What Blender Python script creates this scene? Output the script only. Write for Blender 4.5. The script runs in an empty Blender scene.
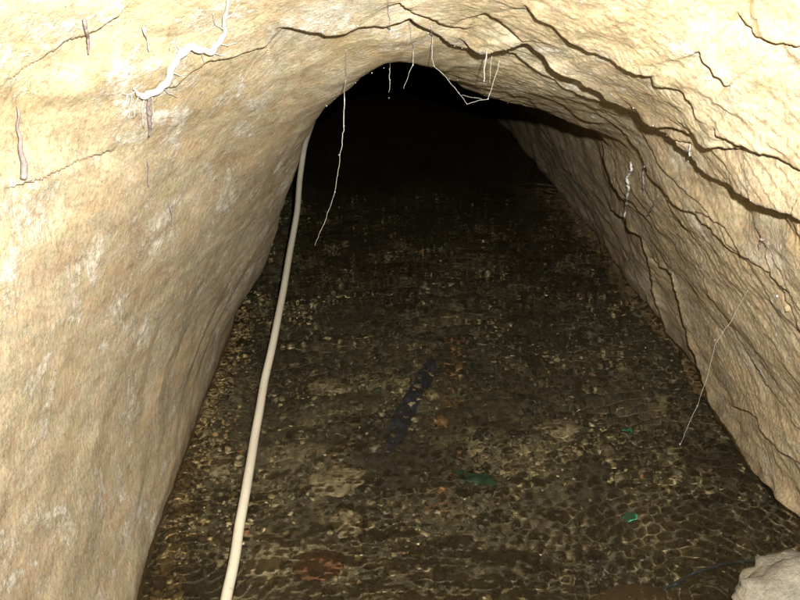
import bpy, math, random
import numpy as np
from mathutils import Vector, Matrix
from mathutils.bvhtree import BVHTree

random.seed(7)
RNG = np.random.default_rng(11)
scene = bpy.context.scene
COL = scene.collection

# ------------------------------------------------------------------ camera
F_PX = 760.0
PITCH = math.radians(25.6)
CAM = np.array([0.0, 0.0, 1.2])
FW = np.array([0.0, math.cos(PITCH), -math.sin(PITCH)])
UP = np.array([0.0, math.sin(PITCH), math.cos(PITCH)])
RT = np.array([1.0, 0.0, 0.0])

cam_data = bpy.data.cameras.new("camera")
cam = bpy.data.objects.new("camera", cam_data)
COL.objects.link(cam)
cam.location = Vector(CAM)
cam.rotation_euler = (math.radians(90) - PITCH, 0, 0)
cam_data.sensor_width = 36.0
cam_data.lens = F_PX / 800.0 * 36.0
cam_data.clip_start = 0.01
cam_data.clip_end = 200
scene.camera = cam


def ray(u, v):
    return FW + RT * ((u - 400.0) / F_PX) + UP * ((300.0 - v) / F_PX)


def at_depth(u, v, y):
    d = ray(u, v)
    return CAM + d * (y / d[1])


def at_height(u, v, z):
    d = ray(u, v)
    return CAM + d * ((z - CAM[2]) / d[2])


# ------------------------------------------------------------------ helpers
def tag(o, label=None, cat=None, group=None, kind=None):
    if label:
        o["label"] = label
    if cat:
        o["category"] = cat
    if group:
        o["group"] = group
    if kind:
        o["kind"] = kind
    return o


def mesh_obj(name, verts, faces, mat, parent=None, smooth=True):
    verts = np.asarray(verts, dtype=np.float32)
    me = bpy.data.meshes.new(name)
    faces = np.asarray(faces, dtype=np.int32)
    k = faces.shape[1]
    me.vertices.add(len(verts))
    me.vertices.foreach_set("co", verts.ravel())
    me.loops.add(faces.size)
    me.loops.foreach_set("vertex_index", faces.ravel())
    me.polygons.add(len(faces))
    me.polygons.foreach_set("loop_start", np.arange(0, faces.size, k, dtype=np.int32))
    if smooth:
        me.polygons.foreach_set("use_smooth", np.ones(len(faces), dtype=bool))
    me.update(calc_edges=True)
    me.validate()
    if mat:
        me.materials.append(mat)
    o = bpy.data.objects.new(name, me)
    COL.objects.link(o)
    if parent is not None:
        o.parent = parent
        o.matrix_parent_inverse = Matrix.Translation(-parent.location)
    return o


def grid_faces(n, m):
    i, j = np.meshgrid(np.arange(n - 1), np.arange(m - 1), indexing="ij")
    a = (i * m + j).ravel()
    return np.stack([a, a + 1, a + m + 1, a + m], axis=1)


def _hash(ix, iy, iz):
    h = (ix.astype(np.uint32) * np.uint32(374761393) + iy.astype(np.uint32) * np.uint32(668265263)
         + iz.astype(np.uint32) * np.uint32(2147483647 - 58))
    h = (h ^ (h >> np.uint32(13))) * np.uint32(1274126177)
    h = (h ^ (h >> np.uint32(16))) * np.uint32(2246822519)
    return h ^ (h >> np.uint32(15))


_G = np.array([[1, 1, 0], [-1, 1, 0], [1, -1, 0], [-1, -1, 0], [1, 0, 1], [-1, 0, 1], [1, 0, -1], [-1, 0, -1],
               [0, 1, 1], [0, -1, 1], [0, 1, -1], [0, -1, -1], [1, 1, 0], [-1, 1, 0], [0, -1, 1], [0, -1, -1]],
              dtype=np.float32)


def gnoise(x, y, z, seed=0):
    """gradient noise, about -1..1"""
    x = np.asarray(x, dtype=np.float32) + np.float32(seed * 17.13)
    y = np.asarray(y, dtype=np.float32) + np.float32(seed * 5.71)
    z = np.asarray(z, dtype=np.float32) + np.float32(seed * 9.37)
    fx, fy, fz = np.floor(x), np.floor(y), np.floor(z)
    ix, iy, iz = fx.astype(np.int32), fy.astype(np.int32), fz.astype(np.int32)
    x, y, z = x - fx, y - fy, z - fz
    u = x * x * x * (x * (x * 6 - 15) + 10)
    v = y * y * y * (y * (y * 6 - 15) + 10)
    w = z * z * z * (z * (z * 6 - 15) + 10)
    out = 0
    for dx in (0, 1):
        wx = u if dx else 1 - u
        for dy in (0, 1):
            wy = v if dy else 1 - v
            for dz in (0, 1):
                wz = w if dz else 1 - w
                g = _G[_hash(ix + dx, iy + dy, iz + dz) & np.uint32(15)]
                out = out + wx * wy * wz * (g[..., 0] * (x - dx) + g[..., 1] * (y - dy) + g[..., 2] * (z - dz))
    return out


def sstep(a, b, x):
    t = np.clip((x - a) / (b - a), 0, 1)
    return t * t * (3 - 2 * t)


# ------------------------------------------------------------------ materials
def new_mat(name):
    m = bpy.data.materials.new(name)
    m.use_nodes = True
    nt = m.node_tree
    nt.nodes.clear()
    out = nt.nodes.new("ShaderNodeOutputMaterial")
    return m, nt, out


class NT:
    def __init__(self, nt):
        self.nt = nt

    def n(self, typ, **kw):
        nd = self.nt.nodes.new(typ)
        for k, v in kw.items():
            if k.startswith("i_"):
                nd.inputs[k[2:].replace("_", " ")].default_value = v
            else:
                setattr(nd, k, v)
        return nd

    def l(self, a, b):
        self.nt.links.new(a, b)

    def noise(self, vec, scale, detail=6, rough=0.55, dist=0.0):
        nd = self.n("ShaderNodeTexNoise")
        nd.inputs["Scale"].default_value = scale
        nd.inputs["Detail"].default_value = detail
        nd.inputs["Roughness"].default_value = rough
        nd.inputs["Distortion"].default_value = dist
        self.l(vec, nd.inputs["Vector"])
        return nd.outputs["Fac"]

    def ramp(self, fac, stops, interp="LINEAR"):
        nd = self.n("ShaderNodeValToRGB")
        cr = nd.color_ramp
        cr.interpolation = interp
        while len(cr.elements) < len(stops):
            cr.elements.new(0.5)
        for e, (p, c) in zip(cr.elements, stops):
            e.position = p
            e.color = (*c, 1) if len(c) == 3 else c
        self.l(fac, nd.inputs[0])
        return nd.outputs[0]

    def mix(self, fac, a, b, mode="MIX"):
        nd = self.n("ShaderNodeMix", data_type="RGBA", blend_type=mode)
        for s, val in ((nd.inputs[0], fac), (nd.inputs[6], a), (nd.inputs[7], b)):
            if isinstance(val, (int, float)):
                s.default_value = val
            elif isinstance(val, tuple):
                s.default_value = (*val, 1)
            else:
                self.l(val, s)
        return nd.outputs[2]

    def math(self, op, a, b=0.0):
        nd = self.n("ShaderNodeMath", operation=op)
        for s, val in ((nd.inputs[0], a), (nd.inputs[1], b)):
            if isinstance(val, (int, float)):
                s.default_value = val
            else:
                self.l(val, s)
        return nd.outputs[0]

    def bump(self, h, strength, dist, normal=None):
        nd = self.n("ShaderNodeBump")
        nd.inputs["Strength"].default_value = strength
        nd.inputs["Distance"].default_value = dist
        self.l(h, nd.inputs["Height"])
        if normal is not None:
            self.l(normal, nd.inputs["Normal"])
        return nd.outputs["Normal"]

    def coords(self, scale=(1, 1, 1), rot=(0, 0, 0)):
        tc = self.n("ShaderNodeTexCoord")
        mp = self.n("ShaderNodeMapping")
        mp.inputs["Scale"].default_value = scale
        mp.inputs["Rotation"].default_value = rot
        self.l(tc.outputs["Object"], mp.inputs["Vector"])
        return mp.outputs["Vector"]

    def principled(self, out, color, rough=0.6, spec=0.4, normal=None, **kw):
        p = self.n("ShaderNodeBsdfPrincipled")
        for s, val in ((p.inputs["Base Color"], color), (p.inputs["Roughness"], rough)):
            if isinstance(val, (int, float)):
                s.default_value = val
            elif isinstance(val, tuple):
                s.default_value = (*val, 1)
            else:
                self.l(val, s)
        p.inputs["Specular IOR Level"].default_value = spec
        for k, v in kw.items():
            p.inputs[k.replace("_", " ")].default_value = v
        if normal is not None:
            self.l(normal, p.inputs["Normal"])
        self.l(p.outputs[0], out.inputs[0])
        return p


def rock_material(name, smooth, flash_pale, layered, white_amt, rough, zoned):
    m, nt, out = new_mat(name)
    N = NT(nt)
    c = N.coords((1, 0.45, 1))
    iso = N.coords((1, 1, 1))
    big = N.noise(c, 5, 5, 0.62, 0.4)
    mid = N.noise(c, 24, 8, 0.72, 0.5)
    fine = N.noise(iso, 140, 6, 0.75)

    def tri(three):
        tan, brown, cream = three
        return N.ramp(big, [(0.32, brown), (0.5, tan), (0.68, cream)])

    col = tri(smooth)
    if zoned:
        a1 = N.n("ShaderNodeAttribute", attribute_name="flash_pale")
        a2 = N.n("ShaderNodeAttribute", attribute_name="layered")
        col = N.mix(a1.outputs["Fac"], col, tri(flash_pale))
        col = N.mix(a2.outputs["Fac"], col, tri(layered))
    # mottling: pinkish, olive and greyish clay in blotches of a few centimetres
    hue = N.noise(c, 34, 5, 0.65, 0.8)
    col = N.mix(0.7, col, N.ramp(hue, [(0.34, (1.08, 0.95, 0.90)), (0.5, (1, 1, 1)), (0.66, (0.92, 1.0, 0.86))]), "MULTIPLY")
    col = N.mix(0.95, col, N.ramp(mid, [(0.30, (0.62, 0.58, 0.53)), (0.5, (1, 1, 1)), (0.70, (1.28, 1.28, 1.3))]), "MULTIPLY")
    col = N.mix(0.9, col, N.ramp(fine, [(0.30, (0.55, 0.52, 0.48)), (0.5, (1, 1, 1)), (0.70, (1.25, 1.25, 1.25))]), "MULTIPLY")
    # ochre iron stains
    st = N.noise(c, 10, 7, 0.66, 1.0)
    st = N.ramp(st, [(0.50, (0, 0, 0)), (0.64, (1, 1, 1))])
    col = N.mix(N.math("MULTIPLY", st, 0.42), col, (0.38, 0.26, 0.12))
    # pale mineral crust in ragged patches
    w1 = N.noise(N.coords((1, 0.8, 1)), 8, 9, 0.72, 0.5)
    w2 = N.noise(iso, 75, 6, 0.75)
    w = N.math("ADD", w1, N.math("MULTIPLY", N.math("SUBTRACT", w2, 0.5), 0.5))
    w = N.ramp(w, [(0.54, (0, 0, 0)), (0.66, (1, 1, 1))])
    if zoned:
        wa = N.math("ADD", white_amt, N.math("MULTIPLY", a1.outputs["Fac"], 0.35))
        wa = N.math("MULTIPLY", wa, N.math("SUBTRACT", 1.0, N.math("MULTIPLY", a2.outputs["Fac"], 0.6)))
    else:
        wa = white_amt
    col = N.mix(N.math("MULTIPLY", w, wa), col, (0.70, 0.655, 0.54))
    # soaked band just above the water
    if zoned:
        gp = N.n("ShaderNodeNewGeometry")
        sp = N.n("ShaderNodeSeparateXYZ")
        N.l(gp.outputs["Position"], sp.inputs[0])
        wet = N.math("ADD", sp.outputs["Z"], N.math("MULTIPLY", N.math("SUBTRACT", N.noise(iso, 14, 5, 0.6), 0.5), -0.09))
        wet = N.ramp(wet, [(0.012, (1, 1, 1)), (0.034, (0, 0, 0))])
        col = N.mix(N.math("MULTIPLY", wet, 0.62), col, (0.105, 0.068, 0.03))
    # dark grit and little pits
    v = N.noise(iso, 190, 3, 0.6)
    v = N.ramp(v, [(0.29, (1, 1, 1)), (0.35, (0, 0, 0))])
    col = N.mix(N.math("MULTIPLY", v, 0.7), col, (0.10, 0.075, 0.045))
    h = N.noise(iso, 42, 9, 0.72, 0.6)
    h2 = N.noise(iso, 300, 5, 0.7)
    h3 = N.noise(iso, 110, 4, 0.6)
    h3 = N.ramp(h3, [(0.60, (0, 0, 0)), (0.72, (1, 1, 1))])     # scattered lumps
    nrm = N.bump(h, rough, 0.009)
    if zoned:
        b = N.math("ADD", 0.13, N.math("MULTIPLY", N.math("MAXIMUM", N.math("MULTIPLY", a1.outputs["Fac"], 0.7), a2.outputs["Fac"]), 0.35))
        N.l(b, nrm.node.inputs["Strength"])
    nrm = N.bump(h3, 0.4, 0.003, nrm)
    nrm = N.bump(w, 0.5, 0.003, nrm)
    nrm = N.bump(h2, 0.6, 0.0022, nrm)
    # damp grains that catch the light between the dry clay
    rg = N.ramp(N.noise(iso, 120, 5, 0.7), [(0.42, (0.75, 0.75, 0.75)), (0.62, (0.5, 0.5, 0.5)), (0.70, (0.2, 0.2, 0.2))])
    N.principled(out, col, rg, 0.4, nrm)
    return m


C_SMOOTH = ((0.345, 0.282, 0.182), (0.295, 0.232, 0.145), (0.385, 0.325, 0.222))
C_FLASH_PALE = ((0.475, 0.39, 0.24), (0.37, 0.28, 0.145), (0.60, 0.53, 0.38))  # ceiling clay whitened: the flash's overexposure is put into the colour
C_LAYER = ((0.355, 0.278, 0.168), (0.285, 0.215, 0.123), (0.405, 0.33, 0.21))
ROCK = rock_material("clay_rock", C_SMOOTH, C_FLASH_PALE, C_LAYER, 0.62, 0.45, True)

# ------------------------------------------------------------------ tunnel surface
# stations along the passage; each lists points from the left foot over the crown to the right foot
ST = [
    # behind the photographer
    [(-.3, -2.2, -.25), (-.3, -2.2, 0), (-.32, -2.2, .3), (-.32, -2.2, .7), (-.28, -2.2, 1.0), (-.15, -2.2, 1.2), (.05, -2.2, 1.25),
     (.2, -2.2, 1.2), (.3, -2.2, 1.0), (.4, -2.2, .7), (.45, -2.2, .35), (.45, -2.2, 0), (.45, -2.2, -.25)],
    [(-.52, -.3, -.25), (-.52, -.3, 0), (-.58, -.3, .4), (-.6, -.3, .85), (-.52, -.3, 1.25), (-.27, -.3, 1.52), (.05, -.3, 1.6),
     (.33, -.3, 1.52), (.56, -.3, 1.25), (.72, -.3, .85), (.84, -.3, .4), (.9, -.3, 0), (.9, -.3, -.25)],
    [(-.50, .75, -.25), (-.50, .75, 0), (-.55, .75, .3), (-.57, .75, .7), (-.55, .75, 1.05), (-.37, .75, 1.29), (.05, .75, 1.38),
     (.40, .75, 1.29), (.57, .75, 1.08), (.64, .75, .75), (.79, .8, .4), (.885, .8, 0), (.9, .8, -.25)],
    [(-.55, 1.35, -.25), (-.545, 1.35, 0), (-.555, 1.3, .3), (-.50, 1.3, .62), (-.41, 1.3, .88), (-.20, 1.3, 1.06), (.05, 1.3, 1.11),
     (.25, 1.25, 1.07), (.44, 1.2, .96), (.60, 1.2, .73), (.785, 1.3, .38), (.90, 1.31, 0), (.92, 1.31, -.25)],
    [(-.61, 2.45, -.25), (-.585, 2.45, 0), (-.475, 2.4, .17), (-.345, 2.2, .48), (-.236, 2.0, .75), (-.127, 1.8, .883), (.01, 1.65, .962),
     (.222, 2.3, .795), (.607, 2.3, .662), (.675, 2.25, .50), (.78, 2.0, .33), (.912, 2.0, 0), (.93, 2.0, -.25)],
    [(-.78, 2.75, -.25), (-.78, 2.75, 0), (-.78, 2.75, .3), (-.70, 2.65, .6), (-.56, 2.4, .9), (-.32, 2.15, 1.05), (.05, 1.95, 1.14),
     (.36, 2.75, .93), (.63, 2.6, .70), (.69, 2.6, .53), (.765, 2.6, .33), (.892, 2.6, 0), (.91, 2.6, -.25)],
    [(-.82, 4., -.25), (-.82, 4., 0), (-.84, 4., .3), (-.78, 4., .65), (-.62, 4., .92), (-.33, 4., 1.08), (.0, 4., 1.13),
     (.30, 4., 1.02), (.52, 4., .82), (.615, 4., .58), (.715, 4., .3), (.818, 4., 0), (.835, 4., -.25)],
    [(-.9, 6.2, -.25), (-.9, 6.2, 0), (-.92, 6.2, .3), (-.87, 6.2, .65), (-.7, 6.2, .92), (-.42, 6.2, 1.08), (-.1, 6.2, 1.13),
     (.15, 6.2, 1.04), (.33, 6.2, .85), (.46, 6.2, .6), (.565, 6.2, .3), (.65, 6.2, 0), (.67, 6.2, -.25)],
    [(-1.5, 9.2, -.25), (-1.5, 9.2, 0), (-1.52, 9.2, .3), (-1.47, 9.2, .65), (-1.3, 9.2, .92), (-1.02, 9.2, 1.08), (-.7, 9.2, 1.13),
     (-.45, 9.2, 1.04), (-.27, 9.2, .85), (-.16, 9.2, .6), (-.06, 9.2, .3), (.02, 9.2, 0), (.04, 9.2, -.25)],
    [(-3.2, 12.0, -.25), (-3.2, 12.0, 0), (-3.2, 12.05, .3), (-3.15, 12.05, .65), (-3., 12.2, .92), (-2.8, 12.4, 1.05), (-2.6, 12.6, 1.08),
     (-2.4, 12.8, 1.04), (-2.25, 13., .85), (-2.15, 13.1, .6), (-2.08, 13.2, .3), (-2.0, 13.3, 0), (-2.0, 13.3, -.25)],
]
ST = np.array(ST, dtype=np.float64)
S_COUNT = [10, 60, 300, 400, 90, 60, 40, 20, 12]
T_COUNT = [20, 80, 90, 80, 75, 60, 60, 85, 100, 150, 140, 25]


def pchip(P, x):
    """shape-preserving cubic through P at integer knots; P is (K, M)"""
    K = len(P)
    d = np.diff(P, axis=0)
    m = np.zeros_like(P)
    a, b = d[:-1], d[1:]
    with np.errstate(divide="ignore", invalid="ignore"):
        h = np.where(a * b > 0, 2 * a * b / (a + b), 0)
    m[1:-1] = h
    m[0], m[-1] = d[0], d[-1]
    i = np.clip(np.floor(x).astype(int), 0, K - 2)
    t = (x - i)[:, None]
    return ((2 * t ** 3 - 3 * t ** 2 + 1) * P[i] + (t ** 3 - 2 * t ** 2 + t) * m[i]
            + (-2 * t ** 3 + 3 * t ** 2) * P[i + 1] + (t ** 3 - t ** 2) * m[i + 1])


def catmull(P, x):
    K = len(P)
    m = np.empty_like(P)
    m[1:-1] = (P[2:] - P[:-2]) * 0.5
    m[0], m[-1] = P[1] - P[0], P[-1] - P[-2]
    i = np.clip(np.floor(x).astype(int), 0, K - 2)
    t = (x - i)[:, None]
    return ((2 * t ** 3 - 3 * t ** 2 + 1) * P[i] + (t ** 3 - 2 * t ** 2 + t) * m[i]
            + (-2 * t ** 3 + 3 * t ** 2) * P[i + 1] + (t ** 3 - t ** 2) * m[i + 1])


def knots(counts):
    xs = [np.linspace(k, k + 1, c, endpoint=False) for k, c in enumerate(counts)]
    return np.concatenate(xs + [np.array([float(len(counts))])])


def build_surface(sc, tc):
    ks, kt = knots(sc), knots(tc)
    A = np.stack([catmull(ST[k], kt) for k in range(len(ST))])         # (S, nt, 3)
    B = pchip(A.reshape(len(ST), -1), ks)
    return B.reshape(len(ks), len(kt), 3), ks, kt


def grid_normals(P):
    ds = np.gradient(P, axis=0)
    dt = np.gradient(P, axis=1)
    n = np.cross(ds, dt)
    n /= np.linalg.norm(n, axis=2, keepdims=True) + 1e-12
    # make them look into the passage
    c = P.mean(axis=1, keepdims=True)
    s = np.sign((n * (c - P)).sum(axis=2).mean())
    return n * s


coarse, _, _ = build_surface([6, 20, 40, 50, 12, 10, 8, 6, 4], [6] * 12)
cn, cm = coarse.shape[:2]
BASE = BVHTree.FromPolygons([tuple(p) for p in coarse.reshape(-1, 3)], [tuple(int(i) for i in f) for f in grid_faces(cn, cm)])


def base_hit(u, v):
    d = Vector(ray(u, v)).normalized()
    h, n, i, dist = BASE.ray_cast(Vector(CAM), d)
    return None if h is None else np.array(h)


P, KS, KT = build_surface(S_COUNT, T_COUNT)
NRM = grid_normals(P)
X, Y, Z = P[..., 0].astype(np.float32), P[..., 1].astype(np.float32), P[..., 2].astype(np.float32)
side = sstep(5.4, 7.4, KT)[None, :]                # 0 on the left wall, 1 from the crown to the right foot
near = 1 - sstep(3.4, 4.2, KS)[:, None]            # everything this side of the arch
disp = np.zeros(X.shape, dtype=np.float32)
wx = gnoise(X * 3, Y * 1.6, Z * 3, 1)
wy = gnoise(X * 3, Y * 1.6, Z * 3, 2)
disp += (0.011 + 0.005 * side) * gnoise(X * 2.7, Y * 2.0, Z * 2.7, 3)
disp += (0.006 + 0.006 * side) * gnoise(X * 7 + wx, Y * 3.2 + wy, Z * 7, 4)
r = 1 - np.abs(gnoise(X * 11 + wx * 1.5, Y * 3.2, Z * 11 + wy * 1.5, 5)) * 2
disp += (0.0012 + 0.0024 * side) * r
disp += (0.0016 + 0.0022 * side) * gnoise(X * 21, Y * 9, Z * 21 + wx, 6)
n40 = gnoise(X * 44, Y * 24, Z * 44, 7)
disp += (0.0011 + 0.0015 * side) * n40
disp += (0.0006 + 0.0012 * side) * np.abs(gnoise(X * 80, Y * 70, Z * 80, 8))
disp += (0.0006 + 0.0006 * side) * gnoise(X * 160, Y * 150, Z * 160, 9)


# bedding planes: thin beds lapping over one another, dipping towards the photographer
def beds(period, height, seed, warp, soft=0.10):
    c = (Z - 0.75 * Y + 0.35 * X) * 0.78 / period + warp * gnoise(X * 2.4, Y * 1.7, Z * 2.4, seed) \
        + 0.35 * warp * gnoise(X * 9, Y * 5, Z * 9, seed + 1)
    f = c - np.floor(c)
    prof = np.where(f < soft, -0.5 + f / soft, 0.5 - (f - soft) / (1 - soft))
    amp = np.clip(0.22 + 2.2 * gnoise(X * 3.1, Y * 1.4, Z * 3.1, seed + 2), 0, 1.5)
    return height * prof * amp


disp += side * beds(0.135, 0.008, 21, 0.9, 0.08)
disp += side * beds(0.060, 0.0034, 31, 1.1, 0.14)
disp += side * beds(0.021, 0.0020, 41, 0.9, 0.25)
disp += (1 - side) * beds(0.16, 0.006, 51, 1.2, 0.35) * 0.7


# open cracks and overhanging edges; traced on the rock where they run
def crack(pts, H=0.02, wu=0.07, wd=0.09, g=0.02, gw=0.005, jit=1.0):
    global disp
    pp = []
    for (a, b) in zip(pts[:-1], pts[1:]):
        L = math.hypot(b[0] - a[0], b[1] - a[1])
        k = max(1, int(L / 7))
        for i in range(k):
            t = i / k
            jx, jy = (random.uniform(-jit, jit), random.uniform(-jit, jit)) if pp else (0, 0)
            pp.append((a[0] + (b[0] - a[0]) * t + jx, a[1] + (b[1] - a[1]) * t + jy))
    pp.append(pts[-1])
    q = [base_hit(u, v) for u, v in pp]
    q = [x for x in q if x is not None]
    q = [q[0]] + [b for a, b in zip(q[:-1], q[1:]) if np.linalg.norm(a - b) < 0.25]
    if len(q) < 2:
        return
    q = np.array(q)
    lo, hi = q.min(0) - 0.25, q.max(0) + 0.25
    m = ((P > lo) & (P < hi)).all(axis=2)
    if not m.any():
        return
    p, n = P[m], NRM[m]
    best = np.full(len(p), 1e9)
    sgn = np.zeros(len(p))
    tau = np.zeros(len(p))
    seg = np.linalg.norm(np.diff(q, axis=0), axis=1)
    cum = np.concatenate([[0], np.cumsum(seg)])
    for k in range(len(q) - 1):
        a, t = q[k], q[k + 1] - q[k]
        s = np.clip(((p - a) @ t) / (t @ t + 1e-12), 0, 1)
        dv = p - a - s[:, None] * t
        # measure in the surface only
        dv = dv - (dv * n).sum(1, keepdims=True) * n * 0.9
        d = np.linalg.norm(dv, axis=1)
        B = np.cross(n, t)
        B *= np.sign(B @ np.array([0, -0.75, 0.66]))[:, None]
        better = d < best
        best = np.where(better, d, best)
        sgn = np.where(better, np.sign((dv * B).sum(1)), sgn)
        tau = np.where(better, (cum[k] + s * seg[k]) / cum[-1], tau)
    fade = sstep(0, 0.12, tau) * sstep(0, 0.12, 1 - tau)
    vary = 0.75 + 0.5 * gnoise(p[:, 0] * 14, p[:, 1] * 14, p[:, 2] * 14, 77)
    d = best * sgn
    up = H * np.exp(-np.maximum(d, 0) / wu)
    dn = -H * np.exp(-np.maximum(-d, 0) / wd)
    prof = np.where(d >= 0, up * 0.6, dn)
    prof = prof - g * np.exp(-((d + gw * 0.8) / gw) ** 2)
    cut = 1 - sstep(0.12, 0.22, best)
    disp[m] += (prof * fade * vary * cut).astype(np.float32)


CR = [
    # crest across the roof
    ([(272, 27), (300, 26), (330, 29), (357, 22), (383, 25), (409, 20), (427, 30), (447, 41), (468, 50), (500, 47), (532, 43)], .030, .05, .07, .02, .006),
    ([(486, 12), (508, 26), (526, 41)], .016, .05, .06, .008, .005),
    ([(398, 0), (412, 9), (436, 14), (446, 22), (474, 29)], .020, .04, .05, .012, .005),
    ([(458, 36), (490, 50), (512, 62), (535, 72), (566, 86), (602, 101), (640, 112)], .022, .05, .06, .012, .005),
    # the long open ledge running down to the right
    ([(526, 41), (534, 48), (558, 60), (582, 72), (604, 84), (626, 98), (646, 113), (655, 124), (676, 138), (690, 158), (714, 180),
      (742, 193), (770, 206), (815, 224)], .042, .06, .10, .035, .008),
    ([(646, 112), (680, 127), (710, 140), (745, 151)], .022, .04, .05, .014, .005),
    ([(527, 0), (552, 16), (580, 32), (604, 46), (632, 56), (662, 68)], .024, .05, .05, .014, .005),
    ([(702, 46), (716, 62), (736, 82)], .020, .05, .05, .014, .005),
    ([(720, 120), (744, 138), (774, 152), (812, 176)], .026, .05, .06, .016, .006),
    ([(735, 14), (758, 34), (780, 40), (812, 45)], .016, .05, .05, .010, .005),
    ([(655, 75), (690, 84), (700, 100), (708, 118)], .012, .04, .04, .006, .004),
    # right wall
    ([(606, 203), (630, 219), (645, 237), (651, 256), (655, 282), (663, 312), (670, 334), (684, 352)], .050, .035, .07, .10, .008, .5),
    ([(652, 256), (674, 275), (683, 300), (691, 328), (704, 358), (712, 384), (724, 412), (741, 440), (762, 470), (806, 524)], .060, .035, .07, .12, .009, .5),
    ([(668, 336), (684, 364), (694, 386), (712, 404), (728, 432), (744, 462), (768, 488), (800, 518)], .034, .03, .05, .08, .006, .5),
    ([(732, 404), (756, 412), (776, 440), (806, 468)], .012, .03, .04, .014, .004),
    ([(644, 168), (664, 184), (690, 206), (712, 226), (742, 262)], .014, .03, .05, .010, .004),
    ([(690, 206), (720, 222), (750, 260), (790, 300)], .010, .03, .05, .008, .004),
    ([(610, 225), (640, 280), (662, 330), (690, 385)], .008, .03, .04, .006, .004),
    ([(700, 260), (730, 320), (765, 385), (806, 440)], .008, .03, .04, .006, .004),
    ([(750, 235), (775, 290), (806, 345)], .008, .03, .04, .006, .004),
    # left shoulder, faint rolls
    ([(128, 2), (96, 30), (60, 46), (22, 70), (0, 84)], .010, .06, .07, .0, .005),
    ([(276, 40), (240, 52), (205, 60), (160, 92)], .010, .05, .06, .004, .005),
    ([(0, 190), (40, 178), (84, 158), (120, 150)], .008, .05, .06, .002, .005),
]
for a in CR:
    crack(*a)

FINAL = P + NRM * disp[..., None]
ns, ntt = FINAL.shape[:2]


def tcol(k):
    return int(np.argmin(np.abs(KT - k)))


zn = gnoise(X * 3.3, Y * 2.2, Z * 3.3, 91) + 0.5 * gnoise(X * 9, Y * 5, Z * 9, 92)
tt = KT[None, :] + 0.55 * zn
A_FLASH_PALE = sstep(2.9, 4.8, tt) * near  # zone painted paler over roof and shoulder, where the flash burns out
A_LAY = sstep(7.0, 8.3, KT[None, :] + 0.35 * zn) + 0 * near


def rock_slab(name, label, cat, mat, t0, t1):
    a, b = tcol(t0), tcol(t1)
    Q = FINAL[:, a:b + 1].reshape(-1, 3)
    f = grid_faces(ns, b - a + 1)
    o = mesh_obj(name, Q, f, mat)
    for an, A in (("flash_pale", A_FLASH_PALE), ("layered", A_LAY)):
        at = o.data.attributes.new(an, "FLOAT", "POINT")
        at.data.foreach_set("value", np.ascontiguousarray(A[:, a:b + 1], dtype=np.float32).ravel())
    tag(o, label, cat, None, "structure")
    o.cycles.is_caustics_receiver = True
    return o


wall_l = rock_slab("rock_wall", "smooth tan clay rock wall leaning in beside the hose", "rock wall", ROCK, 0, 4)
roof = rock_slab("rock_ceiling", "pale cracked rock ceiling dropping to a low arch over the water", "rock ceiling", ROCK, 4, 8)
wall_r = rock_slab("rock_wall", "brown layered rock wall with dark cracks running down to the water", "rock wall", ROCK, 8, 12)
# unseen caps added across both ends to keep the sky's light out
for row, lab in ((0, "unseen rock cap added behind the camera to keep out the sky"), (-1, "unseen rock cap added at the far end to keep out the sky")):
    ring = FINAL[row]
    c = ring.mean(axis=0)
    V = np.vstack([ring, c[None]])
    k = len(ring)
    fc = np.array([(i, (i + 1) % k, k) for i in range(k)])
    tag(mesh_obj("end_cap", V, fc, ROCK), lab, "rock face", None, "structure")

sub = FINAL[::2, ::2]
sn, sm = sub.shape[:2]
ROCK_TREE = BVHTree.FromPolygons([tuple(p) for p in sub.reshape(-1, 3)], [tuple(int(i) for i in f) for f in grid_faces(sn, sm)])


def on_rock(u, v, off=0.004):
    """the point of the rock under a pixel, raised a little off it"""
    d = Vector(ray(u, v)).normalized()
    h, n, i, dist = ROCK_TREE.ray_cast(Vector(CAM), d)
    if h is None:
        return at_depth(u, v, 1.5)
    if n.dot(d) > 0:
        n = -n
    return np.array(h) - np.array(d) * off * 0.6 + np.array(n) * off * 0.4


def dense(pts, k=3):
    return [(a[0] + (b[0] - a[0]) * i / k, a[1] + (b[1] - a[1]) * i / k) for a, b in zip(pts[:-1], pts[1:]) for i in range(k)] + [pts[-1]]


def free(u, v, y):
    """a point hanging at depth y, or lying on the rock where the rock is nearer"""
    a, b = at_depth(u, v, y), on_rock(u, v, .007)
    return a if np.linalg.norm(a - CAM) < np.linalg.norm(b - CAM) else b


# ------------------------------------------------------------------ stream bed, gravel, water
def nonuni(y0, y1, n, p):
    t = np.linspace(0, 1, n)
    return y0 + (y1 - y0) * t ** p


bx = np.linspace(-1.0, 1.05, 560)
by = nonuni(0.45, 13.4, 800, 2.0)
BX, BY = np.meshgrid(bx, by, indexing="ij")
BX = BX - sstep(5.0, 13.0, BY) * 2.6


def bed_height(x, y):
    h = -0.085 + 0.030 * gnoise(x * 3.1, y * 2.6, 0 * x, 60) + 0.018 * gnoise(x * 8, y * 7, 0 * x, 61)
    h = h + 0.055 * sstep(-0.40, -0.58, x) + 0.012 * sstep(0.6, 0.9, x)
    return h


BZ = bed_height(BX, BY)
BZ = BZ + 0.008 * gnoise(BX * 30, BY * 30, 0 * BX, 62) + 0.005 * np.abs(gnoise(BX * 70, BY * 70, 0 * BX, 63))


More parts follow.
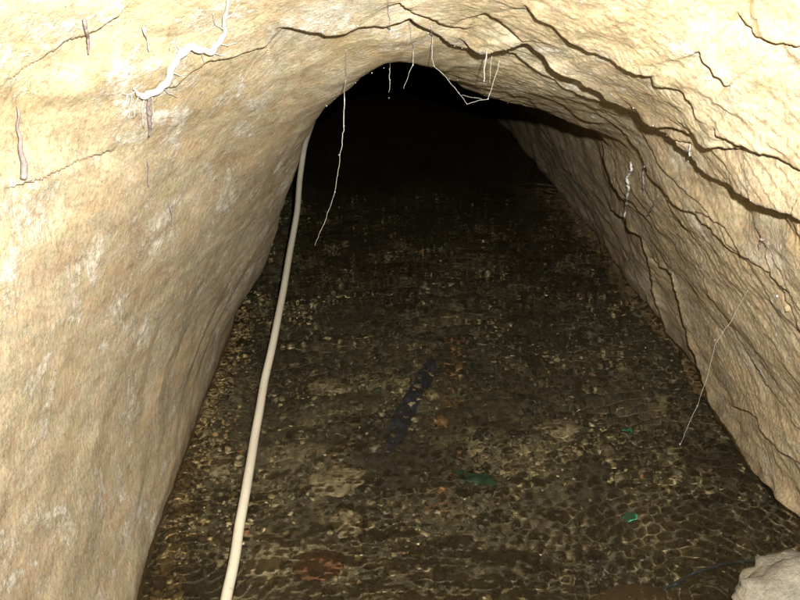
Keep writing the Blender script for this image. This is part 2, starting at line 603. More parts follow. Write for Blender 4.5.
def bed_material():
    m, nt, out = new_mat("muddy_bed")
    N = NT(nt)
    c = N.coords()
    big = N.noise(c, 3.2, 5, 0.6, 0.6)
    col = N.ramp(big, [(0.34, (0.016, 0.014, 0.008)), (0.5, (0.045, 0.039, 0.023)), (0.66, (0.115, 0.102, 0.064))])
    mid = N.noise(c, 26, 6, 0.7, 0.8)
    col = N.mix(0.9, col, N.ramp(mid, [(0.32, (0.25, 0.25, 0.25)), (0.5, (0.9, 0.9, 0.9)), (0.68, (2.2, 2.1, 1.8))]), "MULTIPLY")
    h = N.noise(c, 60, 6, 0.7)
    N.principled(out, col, 0.7, 0.3, N.bump(h, 0.8, 0.01))
    return m


BED_MAT = bed_material()
bed = mesh_obj("stream_bed", np.stack([BX, BY, BZ], -1).reshape(-1, 3), grid_faces(*BX.shape), BED_MAT)
tag(bed, "dark muddy bed of the underground stream", "stream bed", None, "structure")
bed.cycles.is_caustics_receiver = True


def ico(n=1):
    import bmesh
    bm = bmesh.new()
    bmesh.ops.create_icosphere(bm, subdivisions=n, radius=1.0)
    v = np.array([x.co[:] for x in bm.verts])
    f = np.array([[x.index for x in q.verts] for q in bm.faces])
    bm.free()
    return v, f


ICO1, ICO2, ICO3, ICO4 = ico(1), ico(2), ico(3), ico(4)


def gravel_material():
    m, nt, out = new_mat("gravel_stones")
    N = NT(nt)
    at = N.n("ShaderNodeAttribute", attribute_name="stone")
    c = N.coords()
    col = N.mix(0.9, at.outputs["Color"], N.ramp(N.noise(c, 120, 5, 0.7), [(0.3, (0.45, 0.42, 0.38)), (0.5, (1, 1, 1)), (0.7, (1.3, 1.3, 1.25))]), "MULTIPLY")
    N.principled(out, col, 0.55, 0.4, N.bump(N.noise(c, 160, 5, 0.6), 0.6, 0.004))
    return m


GRAVEL_MAT = gravel_material()


def in_stream(x, y):
    l = np.interp(y, [0.4, 1.1, 1.84, 2.4, 2.75, 4, 6.2], [-.5, -.5, -.56, -.58, -.76, -.82, -.9])
    r_ = np.interp(y, [0.4, 1.31, 2.0, 2.6, 4, 6.2], [.92, .90, .91, .89, .82, .65])
    return (x > l - 0.03) & (x < r_ + 0.03)


def build_gravel(n):
    y = 0.75 + 5.0 * RNG.random(n) ** 1.7
    x = -0.95 + 1.95 * RNG.random(n)
    keep = in_stream(x, y)
    x, y = x[keep], y[keep]
    clump = gnoise(x * 4.2, y * 3.6, 0 * x, 65)
    keep = RNG.random(len(x)) < np.clip(0.55 + 1.3 * clump, 0.08, 1) * (1 - 0.85 * sstep(2.8, 4.8, y))
    x, y = x[keep], y[keep]
    # grit added at the left wall's foot, standing in for glints on the water
    e = 2600
    ey = 0.8 + 1.7 * RNG.random(e)
    ex = np.interp(ey, [0.8, 1.1, 1.84, 2.5], [-.51, -.50, -.565, -.585]) + np.abs(RNG.normal(0, .035, e)) - .015
    x, y = np.concatenate([x, ex]), np.concatenate([y, ey])
    k = len(x)
    s = 0.0030 + 0.0075 * RNG.random(k) ** 2.4 + 0.012 * (RNG.random(k) < 0.012)
    s[-e:] *= .75
    v, f = ICO2
    V = np.empty((k, len(v), 3))
    ang = RNG.random(k) * math.tau
    ca, sa = np.cos(ang), np.sin(ang)
    sx, sy, sz = s * RNG.uniform(.8, 1.6, k), s * RNG.uniform(.7, 1.1, k), s * RNG.uniform(.4, .8, k)
    off = RNG.random(k) * 50
    lump = 1 + 0.9 * gnoise(v[None, :, 0] * 1.5 + off[:, None], v[None, :, 1] * 1.3, v[None, :, 2] * 1.3 + off[:, None], 66)
    lx, ly, lz = v[None, :, 0] * lump * sx[:, None], v[None, :, 1] * lump * sy[:, None], v[None, :, 2] * lump * sz[:, None]
    V[..., 0] = lx * ca[:, None] - ly * sa[:, None] + x[:, None]
    V[..., 1] = lx * sa[:, None] + ly * ca[:, None] + y[:, None]
    V[..., 2] = lz + (bed_height(x, y) + sz * 0.45 + 0.003)[:, None]
    Fc = (f[None] + (np.arange(k) * len(v))[:, None, None]).reshape(-1, 3)
    pal = np.array([[.028, .023, .012], [.060, .050, .027], [.102, .087, .048], [.16, .138, .082], [.24, .21, .135], [.075, .04, .018],
                    [.045, .05, .028], [.36, .33, .25]])
    w = np.array([.26, .26, .22, .14, .05, .04, .06, .002])
    ci = RNG.choice(len(pal), k, p=w / w.sum())
    colr = pal[ci] * RNG.uniform(.7, 1.25, (k, 1))
    patch = 0.8 + 2.0 * gnoise(x * 3.2, y * 3.0, 0 * x, 67) + 0.6 * gnoise(x * 9, y * 9, 0 * x, 68)
    colr = colr * np.clip(patch, .2, 2.4)[:, None]
    glint_specks = (s < .0045) & (RNG.random(k) < .05)
    colr[glint_specks] = np.array([.30, .26, .155]) * RNG.uniform(.6, 1.3, (glint_specks.sum(), 1))  # a few small stones brightened, glints put into their colour
    colr[-e:] = np.array([.17, .125, .06]) * RNG.uniform(.4, 1.5, (e, 1))  # waterline glints painted as brighter grit
    rust = (np.abs(x - (0.115 + 0.10 * (y - 1.6))) < 0.028 + 0.02 * RNG.random(k)) & (RNG.random(k) < .9) & (y > 1.5) & (y < 2.5)
    colr[rust] = np.array([.085, .046, .017]) * RNG.uniform(.5, 1.5, (rust.sum(), 1))
    o = mesh_obj("gravel", V.reshape(-1, 3), Fc, GRAVEL_MAT)
    at = o.data.color_attributes.new("stone", "FLOAT_COLOR", "POINT")
    cc = np.ones((k, len(v), 4), dtype=np.float32)
    cc[..., :3] = colr[:, None, :]
    at.data.foreach_set("color", cc.ravel())
    o.cycles.is_caustics_receiver = True
    return tag(o, "loose brown and tan gravel lying under the shallow water", "gravel", None, "stuff")


build_gravel(32000)


def water_material():
    m, nt, out = new_mat("stream_water")
    N = NT(nt)
    g = N.n("ShaderNodeBsdfRefraction")
    g.inputs["Color"].default_value = (0.95, 0.92, 0.84, 1)
    g.inputs["Roughness"].default_value = 0.0
    g.inputs["IOR"].default_value = 1.045
    gl = N.n("ShaderNodeBsdfGlossy")
    gl.inputs["Roughness"].default_value = 0.05
    lw = N.n("ShaderNodeLayerWeight")
    lw.inputs[0].default_value = 0.5
    fac = N.math("ADD", N.math("MULTIPLY", N.math("POWER", lw.outputs["Facing"], 5.0), 0.35), 0.02)
    mx = N.n("ShaderNodeMixShader")
    N.l(fac, mx.inputs[0])
    N.l(g.outputs[0], mx.inputs[1])
    N.l(gl.outputs[0], mx.inputs[2])
    # fine silt hanging in the water
    df = N.n("ShaderNodeBsdfDiffuse")
    silt = N.ramp(N.noise(N.coords((1, 0.6, 1)), 3.5, 5, 0.6, 0.8), [(0.35, (0.11, 0.082, 0.040)), (0.65, (0.175, 0.136, 0.072))])
    N.l(silt, df.inputs["Color"])
    m2 = N.n("ShaderNodeMixShader")
    cosv = N.math("SUBTRACT", 1.0, lw.outputs["Facing"])
    N.l(N.math("DIVIDE", 0.052, N.math("ADD", cosv, 0.05)), m2.inputs[0])     # a longer way through the silt at a shallow angle
    N.l(mx.outputs[0], m2.inputs[1])
    N.l(df.outputs[0], m2.inputs[2])
    N.l(m2.outputs[0], out.inputs[0])
    return m


wxs = np.linspace(-1.05, 1.1, 620)
wys = nonuni(0.35, 13.5, 900, 2.0)
WX, WY = np.meshgrid(wxs, wys, indexing="ij")
WX = WX - sstep(5.0, 13.0, WY) * 2.6
fade = 1 - sstep(1.9, 4.2, WY)
RW = gnoise(WX * 5, WY * 5, 0 * WX, 75)
WZ = 0.0020 * gnoise(WX * 9, WY * 13, 0 * WX, 70) + 0.0013 * gnoise(WX * 17 + RW * 2, WY * 30 + RW, 0 * WX, 71) \
    + (0.0010 + 0.0011 * RW) * gnoise(WX * 36 + WY * 12, WY * 88 + RW * 3, 0 * WX, 72) \
    + (0.0007 + 0.0006 * RW) * gnoise(WX * 80 - WY * 12, WY * 150, 0 * WX, 74)
for (cx, cy, lam, a, rad) in ((0.62, 1.12, 0.026, 0.0013, 0.7), (0.80, 1.45, 0.034, 0.0011, 0.6), (-0.45, 1.25, 0.022, 0.0007, 0.3)):
    d = np.sqrt((WX - cx) ** 2 + (WY - cy) ** 2)
    WZ = WZ + a * np.sin(d / lam * math.tau + 2 * gnoise(WX * 5, WY * 5, 0 * WX, 73)) * np.exp(-d / rad * 2)
WZ = WZ * 2.2 * (0.07 + 0.93 * fade)
WATER_MAT = water_material()
water = mesh_obj("water", np.stack([WX, WY, WZ], -1).reshape(-1, 3), grid_faces(*WX.shape), WATER_MAT)
tag(water, "shallow clear brown water rippling along the tunnel floor", "water", None, "structure")
water.cycles.is_caustics_caster = True


# ------------------------------------------------------------------ tubes: hose, roots, cable
def smooth_path(pts, per=8):
    pts = np.array(pts, dtype=np.float64)
    if len(pts) < 3:
        return np.array([pts[0] + (pts[-1] - pts[0]) * t for t in np.linspace(0, 1, per + 1)])
    x = np.linspace(0, len(pts) - 1, (len(pts) - 1) * per + 1)
    return catmull(pts, x)


def tube_geo(path, rad, seg=8, wob=0.0, seed=0):
    path = np.asarray(path)
    k = len(path)
    rad = np.interp(np.linspace(0, 1, k), np.linspace(0, 1, len(rad)), rad) if np.ndim(rad) else np.full(k, rad)
    T = np.gradient(path, axis=0)
    T /= np.linalg.norm(T, axis=1, keepdims=True) + 1e-12
    ref = np.array([0, 0, 1.0]) if abs(T[0][2]) < 0.9 else np.array([1.0, 0, 0])
    V = []
    a = np.cross(T[0], ref)
    a /= np.linalg.norm(a)
    for i in range(k):
        a = a - T[i] * (a @ T[i])
        a /= np.linalg.norm(a) + 1e-12
        b = np.cross(T[i], a)
        for s in range(seg):
            th = math.tau * s / seg
            r_ = rad[i]
            V.append(path[i] + (a * math.cos(th) + b * math.sin(th)) * r_)
    V = np.array(V)
    if wob:
        f = 1.0 / max(rad.max() * 2.2, 0.002)
        nz = gnoise(V[:, 0] * f, V[:, 1] * f, V[:, 2] * f, 80 + seed)
        cen = np.repeat(path, seg, axis=0)
        V = cen + (V - cen) * (1 + wob * nz)[:, None]
    Fq = []
    for i in range(k - 1):
        for s in range(seg):
            s2 = (s + 1) % seg
            Fq.append((i * seg + s, i * seg + s2, (i + 1) * seg + s2, (i + 1) * seg + s))
    n0 = len(V)
    V = np.vstack([V, path[0] - T[0] * rad[0] * .5, path[-1] + T[-1] * rad[-1] * .5])
    for s in range(seg):
        s2 = (s + 1) % seg
        Fq.append((n0, s2, s, s))
        Fq.append((n0 + 1, (k - 1) * seg + s, (k - 1) * seg + s2, (k - 1) * seg + s2))
    return V, Fq


def poly_obj(name, V, Fq, mat, parent=None, smooth=True):
    me = bpy.data.meshes.new(name)
    me.from_pydata([tuple(v) for v in V], [], [tuple(dict.fromkeys(int(i) for i in f)) for f in Fq])
    me.polygons.foreach_set("use_smooth", np.full(len(me.polygons), smooth))
    me.update()
    me.materials.append(mat)
    o = bpy.data.objects.new(name, me)
    COL.objects.link(o)
    if parent is not None:
        o.parent = parent
    o.cycles.is_caustics_receiver = True
    return o


def simple_mat(name, col, rough=0.5, spec=0.5, var=0.3, scale=60, bump=0.4, bd=0.002, **kw):
    m, nt, out = new_mat(name)
    N = NT(nt)
    c = N.coords()
    f = N.noise(c, scale, 6, 0.65)
    lo = tuple(x * (1 - var) for x in col)
    hi = tuple(min(1, x * (1 + var)) for x in col)
    cc = N.ramp(f, [(0.33, lo), (0.67, hi)])
    N.principled(out, cc, rough, spec, N.bump(N.noise(c, scale * 2, 5, 0.6), bump, bd), **kw)
    return m


m, nt, out = new_mat("cream_plastic")
N = NT(nt)
c = N.coords((1, 0.35, 1))
hc = N.ramp(N.noise(c, 18, 6, 0.65, 0.6), [(0.35, (0.50, 0.445, 0.33)), (0.6, (0.56, 0.505, 0.385))])
mud = N.ramp(N.noise(N.coords(), 55, 7, 0.72, 0.6), [(0.57, (0, 0, 0)), (0.68, (1, 1, 1))])
hc = N.mix(N.math("MULTIPLY", mud, 0.55), hc, (0.26, 0.19, 0.105))
N.principled(out, hc, 0.42, 0.45, N.bump(N.noise(N.coords(), 90, 5, 0.6), 0.15, 0.001))
HOSE = m
ROOT = simple_mat("pale_root", (0.47, 0.435, 0.39), 0.55, 0.4, 0.18, 150, 0.6, 0.001)
ROOT2 = simple_mat("greyish_root", (0.22, 0.18, 0.165), 0.6, 0.3, 0.3, 150, 0.6, 0.001)
THREAD = simple_mat("wet_root_thread", (0.36, 0.33, 0.28), 0.4, 0.6, 0.2, 200, 0.2, 0.0005)

hp = [at_height(222, 632, .015), at_height(227, 596, .016), at_depth(236, 548, 1.24), at_depth(245, 498, 1.385), at_depth(254, 441, 1.60),
      at_depth(264, 384, 1.83), at_depth(276, 331, 2.06), at_depth(287, 270, 2.40), at_depth(296, 217, 2.72), at_depth(300, 178, 2.95),
      at_depth(305, 145, 3.12), at_depth(313, 122, 3.3), at_depth(322, 104, 3.5)]
hp = [hp[0] + np.array([-.01, -.35, 0.005]), hp[0] + np.array([-.005, -.12, 0])] + hp
hpath = smooth_path(hp, 14)
f = np.arange(len(hpath)) * 0.085
hpath = hpath + 0.0025 * np.stack([gnoise(f, 0 * f, 0 * f, 96), 0 * f, 0.5 * gnoise(f, 0 * f, 0 * f, 97)], 1)
V, Fq = tube_geo(hpath, 0.0112, 20)
hose = poly_obj("hose", V, Fq, HOSE)
tag(hose, "long cream plastic hose rising from the water past the left side of the arch", "hose")

EMIT = []


def rootlike(name, label, cat, pts, rad, mat, group=None, wob=0.25, parent=None, per=8, seed=0, seg=7, thin=1.0):
    path = smooth_path(pts, per)
    if wob:
        amp = 0.0016 + 0.25 * float(np.max(rad))
        q = np.linspace(0, 1, len(path))[:, None]
        L = np.linalg.norm(np.diff(path, axis=0), axis=1).sum()
        f = q[:, 0] * L * 55
        path = path + amp * np.stack([gnoise(f, 0 * f + seed, 0 * f, 95 + a) for a in range(3)], 1) * np.sin(np.clip(q * 8, 0, math.pi / 2))
    V, Fq = tube_geo(path, np.array(rad) * thin, seg, wob, seed)
    o = poly_obj(name, V, Fq, mat, parent)
    if label:
        tag(o, label, cat, group)
    return o


GR = "roots poking out of the tunnel roof and walls"
# thick bent root, upper left
bp = [(132, 86), (137, 92), (146, 93), (156, 87), (166, 79), (171, 66), (178, 54), (188, 46), (199, 46), (210, 49), (219, 38), (223, 28), (225, 14), (228, -6)]
big = rootlike("thick_root", "thick white crooked root lying against the tan rock above the hose", "root",
               [on_rock(u, v, .012) for u, v in bp],
               [.0016, .0036, .0052, .0055, .0060, .0054, .0060, .0052, .0056, .0048, .0046, .0036, .0029, .0020], ROOT, GR, 0.4, seg=14, per=10)
rootlike("rootlet", None, None, [on_rock(146, 93, .012), on_rock(147, 108, .014), on_rock(148, 120, .014), on_rock(147, 134, .012)],
         [.002, .0032, .003, .0014], ROOT2, None, 0.5, big)
for pts in ([(134, 90), (128, 93), (122, 92)], [(137, 93), (134, 104), (133, 117)], [(143, 94), (141, 110), (142, 126)], [(170, 70), (178, 74), (186, 73)],
            [(180, 52), (176, 44), (178, 36)], [(198, 47), (203, 58), (201, 66)], [(217, 42), (226, 44), (236, 41)], [(222, 28), (215, 22), (212, 12)],
            [(160, 84), (166, 92), (176, 96)], [(222, 18), (232, 12), (238, 3)], [(130, 92), (129, 106), (127, 118)], [(126, 93), (123, 102), (122, 108)], [(150, 94), (152, 108), (151, 122)],
            [(208, 50), (222, 54), (230, 48)]):
    rootlike("rootlet", None, None, [on_rock(u, v, .008) for u, v in pts], [.0011, .0009, .0005], ROOT, None, 0.5, big, 6)

HR = [
    ("hanging_root", "tapering greyish root dangling on the far left wall below the bright shoulder", [(15, 106), (17, 130), (20, 155), (22, 178)], [.0010, .0022, .0034, .0048], ROOT2, None),
    ("hanging_root", "short stubby root peg in the upper left corner of the bright rock", [(83, 17), (85, 30), (87, 42), (88, 53)], [.0024, .0024, .002, .0008], ROOT2, None),
    ("hanging_root", "tiny pale root tip between the root peg and the thick bent root", [(143, 25), (146, 36), (148, 50)], [.0026, .0011, .0006], ROOT, None),
    ("hanging_root", "thin dark root fibre on the left wall straight below the thick root", [(146, 158), (147, 170), (147, 186)], [.001, .0014, .0008], ROOT2, None),
    ("root_fibre", "faint root fibre low on the smooth left wall", [(168, 204), (170, 215), (170, 225)], [.001, .0012, .0008], ROOT2, None),
    ("hanging_root", "wavy white root hanging from the lower ledge onto the brown right wall", [(632, 162), (633, 170), (628, 178), (630, 188), (628, 198), (627, 206), (625, 222)], [.0032, .0036, .0038, .0038, .0036, .0034, .0024], ROOT, None),
    ("hanging_root", "short root just right of the wavy white root", [(646, 166), (644, 176), (645, 184), (645, 196)], [.002, .0022, .002, .0012], ROOT2, None),
    ("hanging_root", "small slanting root tip right of the two roots on the right wall", [(660, 194), (656, 202), (652, 210), (648, 216)], [.0012, .0018, .0018, .001], ROOT2, None),
    ("hanging_root", "little white root stub on the right wall beneath the bright overhang", [(764, 237), (762, 243), (760, 249)], [.0016, .0016, .0008], ROOT2, None),
    ("root_fibre", "fine pale root fibre standing out of the lower right wall", [(757, 364), (762, 370), (768, 381)], [.0015, .0012, .0008], ROOT2, None),
    ("hanging_root", "tiny root tip under the big ledge beside a water bead", [(692, 143), (691, 152), (690, 161)], [.0012, .0014, .0008], ROOT, None),
]
for i, (nm, lab, pts, rad, mat, _) in enumerate(HR):
    P3 = [on_rock(u, v, .009) for u, v in dense(pts)]
    for q in range(1, len(P3)):
        P3[q] = P3[q] + (CAM - P3[q]) * 0.006
    rootlike(nm, lab, "root", P3, rad, mat, GR, 0.35, None, 4, i)

# threads hanging free in the mouth of the arch: first pixel lies on the rock, the rest hang below it
DROP_V, DROP_F = ICO2
m, nt, out = new_mat("water_drop")
N = NT(nt)
N.principled(out, (0.42, 0.43, 0.44), 0.06, 0.7)
DROP = m
DROP_ME = bpy.data.meshes.new("water_drop")
DROP_ME.from_pydata([(v[0], v[1], v[2] * (1.25 if v[2] > 0 else 1)) for v in DROP_V.tolist()], [], DROP_F.tolist())
DROP_ME.polygons.foreach_set("use_smooth", np.ones(len(DROP_F), dtype=bool))
DROP_ME.materials.append(DROP)


def drop(p, r, parent=None):
    o = bpy.data.objects.new("water_drop", DROP_ME)
    COL.objects.link(o)
    o.location = Vector(p)
    o.scale = (r, r, r)
    if parent is not None:
        o.parent = parent
    return o


HT = [
    ("longest thin root thread, dangling down left of the dark arch", [(346, 48), (345, 80), (344, 126), (340, 160), (335, 192), (325, 220), (315, 246)],
     [.0022, .0024, .0022, .0012, .001, .0009, .0006], 1.72, [(344, 126, .003), (339, 155, .0022), (335, 192, .0024)]),
    ("short white root tuft hanging from the very top of the picture above the arch", [(387, -6), (388, 8), (389, 20), (390, 33)],
     [.0018, .0022, .0024, .003], None, [(390, 30, .0035)]),
    ("thin root thread broken into beads at the crown of the arch", [(390, 58), (390, 68), (390, 82), (389, 92)],
     [.0008, .0014, .0012, .0006], 1.6, [(389, 98, .0018), (390, 80, .0022)]),
    ("root thread kinked halfway, hanging just right of the crown of the arch", [(408, 20), (411, 34), (413, 50), (413, 64), (407, 78), (404, 89)],
     [.002, .0018, .0016, .0014, .001, .0007], 1.52, [(413, 65, .003)]),
    ("root thread drooping in a loop below the ledge and up again", [(431, 24), (432, 40), (432, 58), (434, 66), (446, 77), (456, 89), (467, 104), (481, 100), (488, 99), (492, 88), (497, 72), (499, 60)],
     [.0018, .0018, .0014, .0012, .001, .001, .0009, .001, .0012, .0014, .0016, .0014], 1.5, [(434, 66, .0025), (459, 93, .002), (467, 104, .002), (488, 99, .003)]),
    ("straight white root under the ledge left of the drooping loop's end", [(487, 48), (486, 58), (484, 70), (484, 82)],
     [.003, .0032, .0028, .0018], 1.46, [(484, 81, .003)]),
    ("thin root fibre between the straight white root and the loop", [(492, 56), (491, 70), (490, 84)],
     [.001, .0012, .0008], 1.47, []),
    ("fine straight fibre crossing inside the drooping loop", [(462, 95), (472, 97), (482, 99)], [.0007, .0007, .0007], 1.5, []),
    ("beaded thread slanting across the right wall down to the water", [(748, 290), (730, 322), (715, 345), (708, 375), (697, 406), (686, 430), (680, 446)],
     [.0007, .0007, .0008, .0008, .0008, .0008, .0006], 1.33, [(715, 340, .0022), (697, 406, .0018), (680, 444, .0028)]),
]
for i, (lab, pts, rad, yy, drops) in enumerate(HT):
    if yy is None:
        P3 = [on_rock(u, v, .006) for u, v in dense(pts)]
        D3 = [on_rock(u, v, .008) for u, v, _ in drops]
    else:
        P3 = [free(u, v, yy) for u, v in dense(pts)]
        D3 = [free(u, v, yy - .001) for u, v, _ in drops]
    o = rootlike("root_thread", lab, "root thread", P3, rad, THREAD, "thin root threads hanging in the tunnel", 0.5, None, 3, i, 6, 0.4)
    for q, (_, _, r_) in zip(D3, drops):
        drop(q, r_ * .45, o)

# ------------------------------------------------------------------ water beads on the rock edges
LIP = [(326, 104), (344, 89), (372, 72), (398, 63), (404, 61), (414, 66), (428, 72), (440, 76), (466, 78), (482, 88),
       (300, 26), (322, 30), (357, 24), (420, 26), (428, 31), (447, 42), (462, 46), (480, 50), (500, 52), (544, 56), (566, 70), (575, 74),
       (334, 97), (355, 81), (384, 67), (409, 63), (421, 69), (450, 77), (458, 78), (474, 82), (495, 95), (508, 101), (438, 36), (455, 44), (470, 49),
       (490, 51), (510, 48), (536, 50), (553, 59), (590, 78), (612, 92), (634, 106), (654, 124), (668, 134), (683, 150), (700, 172), (727, 188), (752, 199)]
for i, (u, v) in enumerate(LIP):
    o = drop(on_rock(u, v + 1, .006), 0.0006 + 0.0010 * random.random())
    tag(o, "small bright water bead hanging on the cracked edge of the roof above the arch", "water drop", "water beads along the roof edges")
WALLB = [(735, 470), (742, 480), (763, 503), (779, 528), (790, 545), (768, 510), (778, 296)]
for i, (u, v) in enumerate(WALLB):
    o = drop(on_rock(u, v, .004), 0.001 + 0.0014 * random.random())
    tag(o, "tiny glinting water bead on the cracked right wall", "water drop", "water beads on the right wall")
o = drop(at_height(297, 318, .03), .002)
tag(o, "single bright bead floating over the water just right of the hose", "water drop")


# ------------------------------------------------------------------ stones and rubbish in the stream
def stone(name, label, cat, c, size, mat, seed, rough=0.35, rot=0.0, geo=ICO4, group=None):
    v, f = geo
    v = v.copy()
    n1 = gnoise(v[:, 0] * 1.4, v[:, 1] * 1.4, v[:, 2] * 1.4, seed)
    n2 = gnoise(v[:, 0] * 4, v[:, 1] * 4, v[:, 2] * 4, seed + 1)
    n3 = gnoise(v[:, 0] * 11, v[:, 1] * 11, v[:, 2] * 11, seed + 2)
    s = 1 + rough * n1 + rough * .45 * n2 + rough * .2 * n3
    v = v * s[:, None] * np.array(size)
    ca, sa = math.cos(rot), math.sin(rot)
    w = v.copy()
    w[:, 0] = v[:, 0] * ca - v[:, 1] * sa
    w[:, 1] = v[:, 0] * sa + v[:, 1] * ca
    o = mesh_obj(name, w, f, mat)
    o.location = Vector(c)
    o.cycles.is_caustics_receiver = True
    return tag(o, label, cat, group)


GREYROCK = rock_material("grey_limestone", ((0.33, 0.30, 0.235), (0.25, 0.225, 0.17), (0.40, 0.37, 0.30)), None, None, 0.3, 0.8, False)
PALE = simple_mat("pale_mudstone", (0.115, 0.095, 0.058), 0.7, 0.3, 0.45, 40, 0.7, 0.006)
RUST = simple_mat("rust_stone", (0.065, 0.028, 0.011), 0.7, 0.3, 0.5, 60, 0.7, 0.006)
BROWN = simple_mat("brown_stone", (0.09, 0.066, 0.042), 0.6, 0.3, 0.3, 50, 0.7, 0.005)

stone("boulder", "rough grey stone block above the water in the lower right corner", "boulder", at_height(812, 612, .03) + np.array([0, 0, 0.0]), (.145, .125, .072), GREYROCK, 101, .3, .3)
stone("stone", "flat brown stone just under the water by the blue tube", "stone", at_height(640, 606, -.03), (.10, .055, .02), BROWN, 105, .2, .1)


def sunk(u, v):
    p = at_height(u, v, -.075)
    p[2] = bed_height(p[0:1], p[1:2])[0] + .006
    # where the bent light makes it appear
    return p


stone("stone", "rusty red stone sunk near the foot of the picture right of the hose", "stone", sunk(318, 560), (.05, .045, .02), RUST, 111, .45, .4)
PS = [
    ("pale flat stone under water right of the middle of the hose", (328, 380), (.06, .045, .012), 121),
    ("broad pale stone patch sunk below the blue strip", (335, 478), (.075, .055, .014), 131),
    ("pale stone sunk nearest the hose at the bottom edge", (268, 560), (.06, .045, .014), 141),
    ("small pale stone in mid stream above the rusty stone", (345, 515), (.055, .035, .012), 151),
    ("pale rounded stone in the right half of the stream", (560, 420), (.06, .045, .014), 161),
    ("pale stone close below the left wall's foot", (218, 470), (.04, .05, .012), 171),
]
for lab, (u, v), sz, sd in PS:
    stone("stone", lab, "stone", sunk(u, v), sz, PALE, sd, .6, sd * .7, ICO4, "pale stones on the stream bed")

# crumpled plastic and cloth
BLUE = simple_mat("dark_blue_plastic", (0.006, 0.009, 0.022), 0.45, 0.5, 0.5, 30, 0.6, 0.006)
GREEN = simple_mat("green_plastic", (0.003, 0.026, 0.013), 0.4, 0.5, 0.4, 40, 0.5, 0.004)
TEAL = simple_mat("teal_plastic", (0.02, 0.20, 0.13), 0.3, 0.5, 0.2, 60, 0.2, 0.001)
CABLE = simple_mat("blue_tube", (0.028, 0.060, 0.125), 0.35, 0.5, 0.3, 60, 0.3, 0.001)


def scrap(name, label, cat, spine, width, mat, seed, lift=0.012):
    """a crumpled sheet lying along a spine on the bed, with thickness"""
    sp = smooth_path([np.array([p[0], p[1], 0]) for p in spine], 14)
    k, mcol = len(sp), 15
    T = np.gradient(sp, axis=0)
    T /= np.linalg.norm(T, axis=1, keepdims=True)
    Bv = np.stack([-T[:, 1], T[:, 0], 0 * T[:, 0]], 1)
    w = np.interp(np.linspace(0, 1, k), np.linspace(0, 1, len(width)), width)
    w = w * (1 + .35 * gnoise(np.arange(k) * .21, 0 * w, 0 * w, seed))
    s = np.linspace(-1, 1, mcol)
    G = sp[:, None, :] + Bv[:, None, :] * (w[:, None] * s[None, :])[..., None] * .5
    gx, gy = G[..., 0], G[..., 1]
    G[..., 2] = bed_height(gx, gy) + lift + .012 * gnoise(gx * 22, gy * 22, 0 * gx, seed + 1) + .006 * gnoise(gx * 55, gy * 55, 0 * gx, seed + 2)
    top = G.reshape(-1, 3)
    bot = top - np.array([0, 0, .0025])
    f = grid_faces(k, mcol)
    n = len(top)
    fb = f[:, ::-1] + n
    ed = []
    for i in range(k - 1):
        ed += [(i * mcol, (i + 1) * mcol, (i + 1) * mcol + n, i * mcol + n),
               ((i + 1) * mcol - 1, (i + 1) * mcol - 1 + n, (i + 2) * mcol - 1 + n, (i + 2) * mcol - 1)]
    for j in range(mcol - 1):
        ed += [(j, j + n, j + 1 + n, j + 1), ((k - 1) * mcol + j, (k - 1) * mcol + j + 1, (k - 1) * mcol + j + 1 + n, (k - 1) * mcol + j + n)]
    o = mesh_obj(name, np.vstack([top, bot]), np.vstack([f, fb, np.array(ed)]), mat)
    o.cycles.is_caustics_receiver = True
    return tag(o, label, cat)


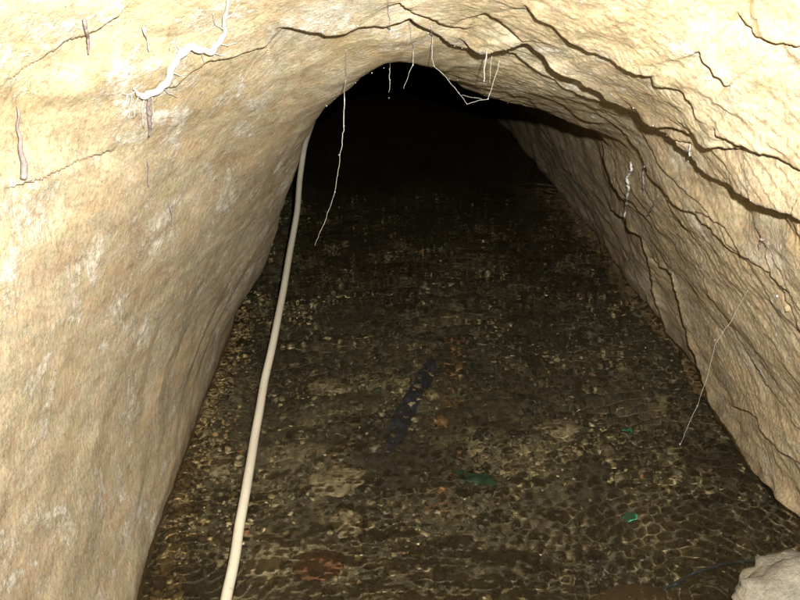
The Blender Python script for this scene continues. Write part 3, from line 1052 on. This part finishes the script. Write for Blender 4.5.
scrap("plastic_strip", "long dark blue strip of plastic lying sunk in mid stream", "plastic scrap",
      [sunk(434, 354), sunk(424, 378), sunk(410, 402), sunk(398, 428), sunk(390, 450)], [.02, .055, .04, .065, .05, .02], BLUE, 200, .0085)
scrap("plastic_scrap", "dark green scrap of plastic sunk among the gravel right of the blue strip", "plastic scrap",
      [sunk(452, 464), sunk(470, 468), sunk(486, 474), sunk(496, 482)], [.02, .045, .04, .015], GREEN, 210, .007)
scrap("plastic_chip", "small bright turquoise chip of plastic in the lower right of the stream", "plastic scrap",
      [sunk(624, 517), sunk(630, 519), sunk(637, 520)], [.012, .02, .012], TEAL, 220, .03)
scrap("plastic_chip", "faint teal flake farther up the stream near the right wall", "plastic scrap",
      [sunk(623, 423), sunk(628, 424), sunk(634, 425)], [.012, .022, .012], TEAL, 230)
rootlike("plastic_tube", "thin dull blue tube arching through the water to the grey stone", "tube",
         [at_height(650, 596, -.04), at_height(666, 588, -.022), at_height(686, 577, -.012), at_height(706, 569, -.008), at_height(730, 563, -.008),
          at_height(752, 561, -.012), at_height(772, 563, -.01)], [.0036] * 7, CABLE, None, 0, None, 8, 0, 10)

# ------------------------------------------------------------------ light: the camera's flash, and a trace of sky
w = bpy.data.worlds.new("World")
scene.world = w
w.use_nodes = True
wn = w.node_tree
sky = wn.nodes.new("ShaderNodeTexSky")
sky.sky_type = "NISHITA"
sky.sun_disc = False
sky.sun_elevation = math.radians(35)
sky.sun_rotation = math.radians(180)
bg = wn.nodes["Background"]
wn.links.new(sky.outputs[0], bg.inputs[0])
bg.inputs[1].default_value = 0.05

fl = bpy.data.lights.new("camera_flash", "SPOT")
fl.energy = 285
fl.spot_size = math.radians(120)
fl.spot_blend = 0.9
fl.shadow_soft_size = 0.012
fl.color = (1.0, 0.98, 0.95)
flo = bpy.data.objects.new("camera_flash", fl)
COL.objects.link(flo)
flo.location = Vector(CAM + RT * 0.06 + UP * 0.085)
flo.rotation_euler = (math.radians(90) - PITCH + math.radians(1), 0, 0)
fl.cycles.is_caustics_light = True

# ------------------------------------------------------------------ picture settings
scene.view_settings.view_transform = "Standard"
scene.view_settings.look = "None"
scene.view_settings.exposure = 0
scene.view_settings.gamma = 1
scene.view_settings.use_curve_mapping = False
cy = scene.cycles
cy.max_bounces = 8
cy.diffuse_bounces = 3
cy.glossy_bounces = 3
cy.transmission_bounces = 6
cy.caustics_reflective = False
cy.caustics_refractive = True
cy.sample_clamp_indirect = 3.0
cy.use_denoising = True
try:
    cy.denoiser = "OPENIMAGEDENOISE"
    cy.denoising_input_passes = "RGB_ALBEDO_NORMAL"
except Exception:
    pass
